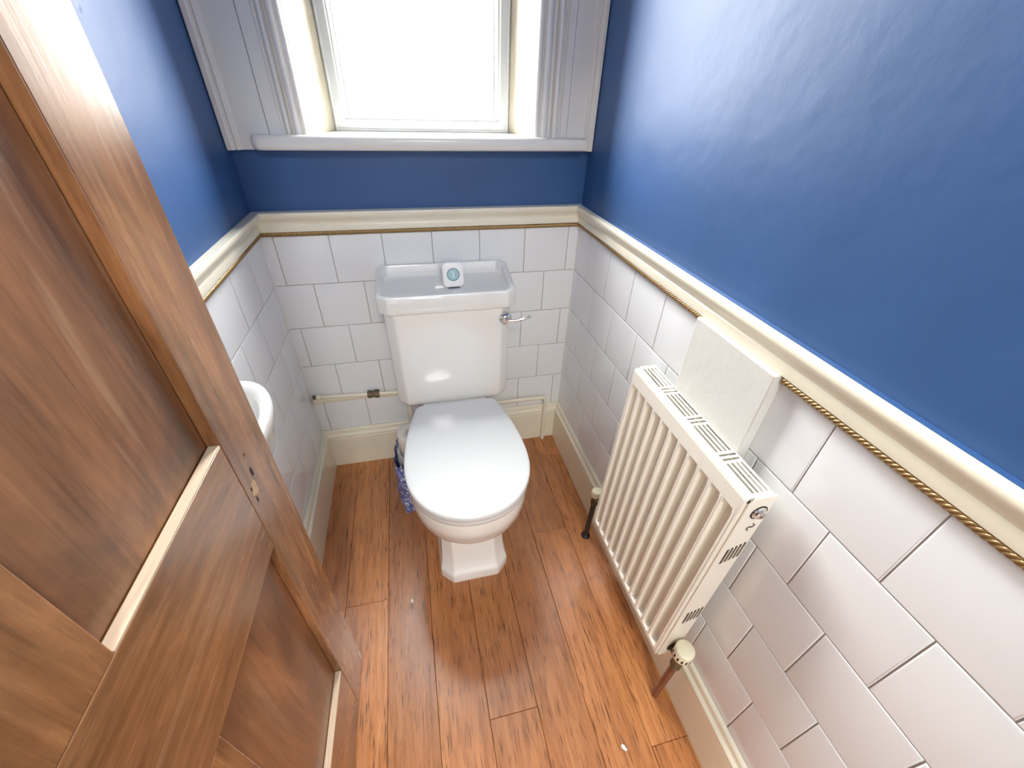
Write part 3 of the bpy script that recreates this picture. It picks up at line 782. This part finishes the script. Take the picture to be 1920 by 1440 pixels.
# end covers with louvres
def end_cover(ya, yb, near):
    prof = [(.0075, 0.0), (.0580, 0.0), (.0580, RH+.002), (.016, RH+.002), (.0075, RH-.012)]
    o = link('end_cover', prism('end_cover', prof, ya, yb, 'y'), MAT['radiator'], rad)
    bv = o.modifiers.new('bevel', 'BEVEL'); bv.width = .0018; bv.segments = 2; bv.limit_method = 'ANGLE'
    if near:
        dark = MAT['dark_hollow']
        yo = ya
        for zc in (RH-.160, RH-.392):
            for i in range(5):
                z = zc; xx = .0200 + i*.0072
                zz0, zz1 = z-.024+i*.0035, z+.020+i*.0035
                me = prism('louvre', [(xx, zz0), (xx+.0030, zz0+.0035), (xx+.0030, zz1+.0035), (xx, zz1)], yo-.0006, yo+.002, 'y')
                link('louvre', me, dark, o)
                link('louvre_lip', prism('louvre_lip', [(xx+.0030, zz0+.003), (xx+.0046, zz0+.005), (xx+.0046, zz1+.004), (xx+.0030, zz1+.003)], yo-.0022, yo, 'y'), MAT['radiator'], o)
        # small embossed emblem
        for (cx_, cz_, st) in ((.037, RH-.079, 0), (.0395, RH-.0715, PI)):
            arcp = [(cx_+.0048*math.cos(st+a), yo-.0006, cz_+.0048*math.sin(st+a)) for a in [PI*.25+1.25*PI*i/10 for i in range(11)]]
            link('emblem', tube('emblem', arcp, .0009, 6), MAT['radiator_in'], o)
    return o
end_cover(y0-.0045, y0-.0005, True); end_cover(y1+.0005, y1+.0045, False)
# bleed plug
pl = link('bleed_plug', lathe('bleed_plug', [(.002, -.004), (.0135, -.004), (.0140, -.006), (.0120, -.0075), (.0105, -.0080), (.0100, -.011), (.0085, -.0125), (.0050, -.0130), (.0045, -.0105), (.001, -.0105)], 8, 'y', (.0370, y0, RH-.0365)), MAT['chrome'], rad, 30)
link('plug_recess', lathe('plug_recess', [(.001, -.0046), (.0155, -.0046), (.0160, -.0052), (.001, -.0052)], 24, 'y', (.0370, y0, RH-.0365)), MAT['dark_hollow'], rad)
# thermostatic valve at the near end (world-aligned, so it stands upright)
px, py = .912-RX, -1.030+.808
zb = -.200
def rpart(name, me, mat, par=None, sm=45):
    o = link(name, me, mat, par or rad, sm); return o
rpart('pipe', tube('pipe', [(px+.006, py+.004, zb+.001), (px+.003, py+.002, zb+.12), (px, py, zb+.215)], .0085, 18), MAT['copper'])
tv = rpart('thermostatic_valve', lathe('thermostatic_valve', [(.004, zb+.200), (.0125, zb+.200), (.0135, zb+.204), (.0135, zb+.214), (.012, zb+.218), (.0115, zb+.240), (.0135, zb+.243), (.0135, zb+.250), (.004, zb+.250)], 8, 'z', (px, py, 0)), MAT['brass'])
rpart('valve_tail', tube('valve_tail', [(px, py, zb+.228), (px+.004, y0-.002, zb+.228)], .0095, 14), MAT['brass'], tv)
rpart('valve_recess', lathe('valve_recess', [(.001, -.0047), (.020, -.0047), (.021, -.0053), (.001, -.0053)], 24, 'y', (px+.006, y0, zb+.235)), MAT['dark_hollow'])
hz0 = zb+.247
prof = [(.006, 0), (.0155, 0), (.0190, .002), (.0205, .006), (.0210, .010), (.0215, .034), (.0205, .0385), (.0180, .0405), (.001, .0412)]
hd = rpart('valve_head', lathe('valve_head', [(r, hz0+h) for r, h in prof], 36, 'z', (px, py, 0)), MAT['valve'], tv)
for k in range(14):
    a = 2*PI*k/14; c_, s_ = math.cos(a), math.sin(a)
    r_ = .0212; vv = []
    for dz in (.012, .023):
        for da in (-.09, .09):
            vv.append((px+(r_+.0004)*math.cos(a+da), py+(r_+.0004)*math.sin(a+da), hz0+dz))
            vv.append((px+(r_-.003)*math.cos(a+da), py+(r_-.003)*math.sin(a+da), hz0+dz))
    rpart('slot', pymesh('slot', vv, [(0, 2, 6, 4), (0, 1, 3, 2), (4, 6, 7, 5), (0, 4, 5, 1), (2, 3, 7, 6)]), MAT['knot'], tv, None)
# lockshield valve at the far end
fx, fy = .914-RX, -.541+.808
rpart('pipe', tube('pipe', [(fx, fy, zb+.001), (fx, fy, zb+.185)], .0085, 16), MAT['blackpipe'])
rpart('floor_collar', lathe('floor_collar', [(.009, zb+.001), (.016, zb+.001), (.015, zb+.007), (.010, zb+.012), (.009, zb+.012)], 20, 'z', (fx, fy, 0)), MAT['blackpipe'])
ls = rpart('lockshield_valve', lathe('lockshield_valve', [(.004, zb+.180), (.0125, zb+.180), (.0125, zb+.195), (.011, zb+.200), (.011, zb+.222), (.004, zb+.222)], 8, 'z', (fx, fy, 0)), MAT['brass'])
rpart('valve_tail', tube('valve_tail', [(fx, fy, zb+.212), (fx, y1+.003, zb+.212)], .0095, 14), MAT['brass'], ls)
rpart('valve_cap', lathe('valve_cap', [(.004, zb+.216), (.0150, zb+.216), (.0170, zb+.220), (.0170, zb+.236), (.0150, zb+.241), (.001, zb+.243)], 28, 'z', (fx, fy, 0)), MAT['valve'], ls)

# painted board behind the radiator -------------------------------------------
bd = link('mounting_board', boxes('mounting_board', [(-.0105, .0105, -.104, .104, -.19, .19)], .0022, 2), simple('off_white_lumpy_paint', (.64, .64, .61), .3, bump=(26, .5, .0028)))
bd.location = (W-.0107, (BY0+BY1)/2, .745)
setp(bd, 'off-white painted board fixed to the tiles between radiator and dado rail', 'board')

# ------------------------------------------------------------------ hand basin on the left wall (mostly behind the door)
bz = .744
def bas(z, pr, hl, x0=.0005):
    """straight front edge with generous rounded ends"""
    ry = min(.150, hl*.62); out = []
    for i in range(15):
        a = PI/2*i/14; out.append((x0+(pr-x0)*math.sin(a)**.9, -.715-hl+ry-ry*math.cos(a), z))
    for i in range(15):
        a = PI/2*(1-i/14); out.append((x0+(pr-x0)*max(0, math.sin(a))**.9, -.715+hl-ry+ry*math.cos(a), z))
    return out
rings = [bas(bz-.13, .05, .14), bas(bz-.10, .080, .20), bas(bz-.06, .098, .245), bas(bz-.035, .100, .247), bas(bz-.030, .1045, .253), bas(bz-.006, .1060, .255), bas(bz-.001, .1045, .253), bas(bz, .101, .249),
         bas(bz-.001, .090, .230, .004), bas(bz-.012, .082, .215, .012), bas(bz-.06, .068, .19, .02), bas(bz-.085, .05, .12, .03)]
sk = link('hand_basin', loft('hand_basin', rings), MAT['china'], smooth=50)
setp(sk, 'slim white wall-hung hand basin on the left wall, mostly hidden by the door', 'basin')

# two flakes of white paint lying on the floor
def flake(name, x, y, r, seed, label):
    rnd = random.Random(seed); n = 9; ring = [(r*math.cos(2*PI*k/n)*rnd.uniform(.6, 1.2), .55*r*math.sin(2*PI*k/n)*rnd.uniform(.6, 1.2)) for k in range(n)]
    rg_ = [[(p[0]*s_, p[1]*s_, z) for p in ring] for s_, z in ((.9, .0003), (1, .0008), (.8, .0018))]
    o = link(name, loft(name, rg_), simple(name+'_white', (.80, .79, .76), .6)); o.location = (x, y, 0); o.rotation_euler = (0, 0, rnd.uniform(0, 3)); return setp(o, label, 'flake')
flake('paint_flake', .785, -1.1086, .009, 4, 'small white paint flake on the floor near the radiator valve')
flake('paint_flake', .300, -.6444, .009, 9, 'small white paint flake on the floor, left of the toilet foot')
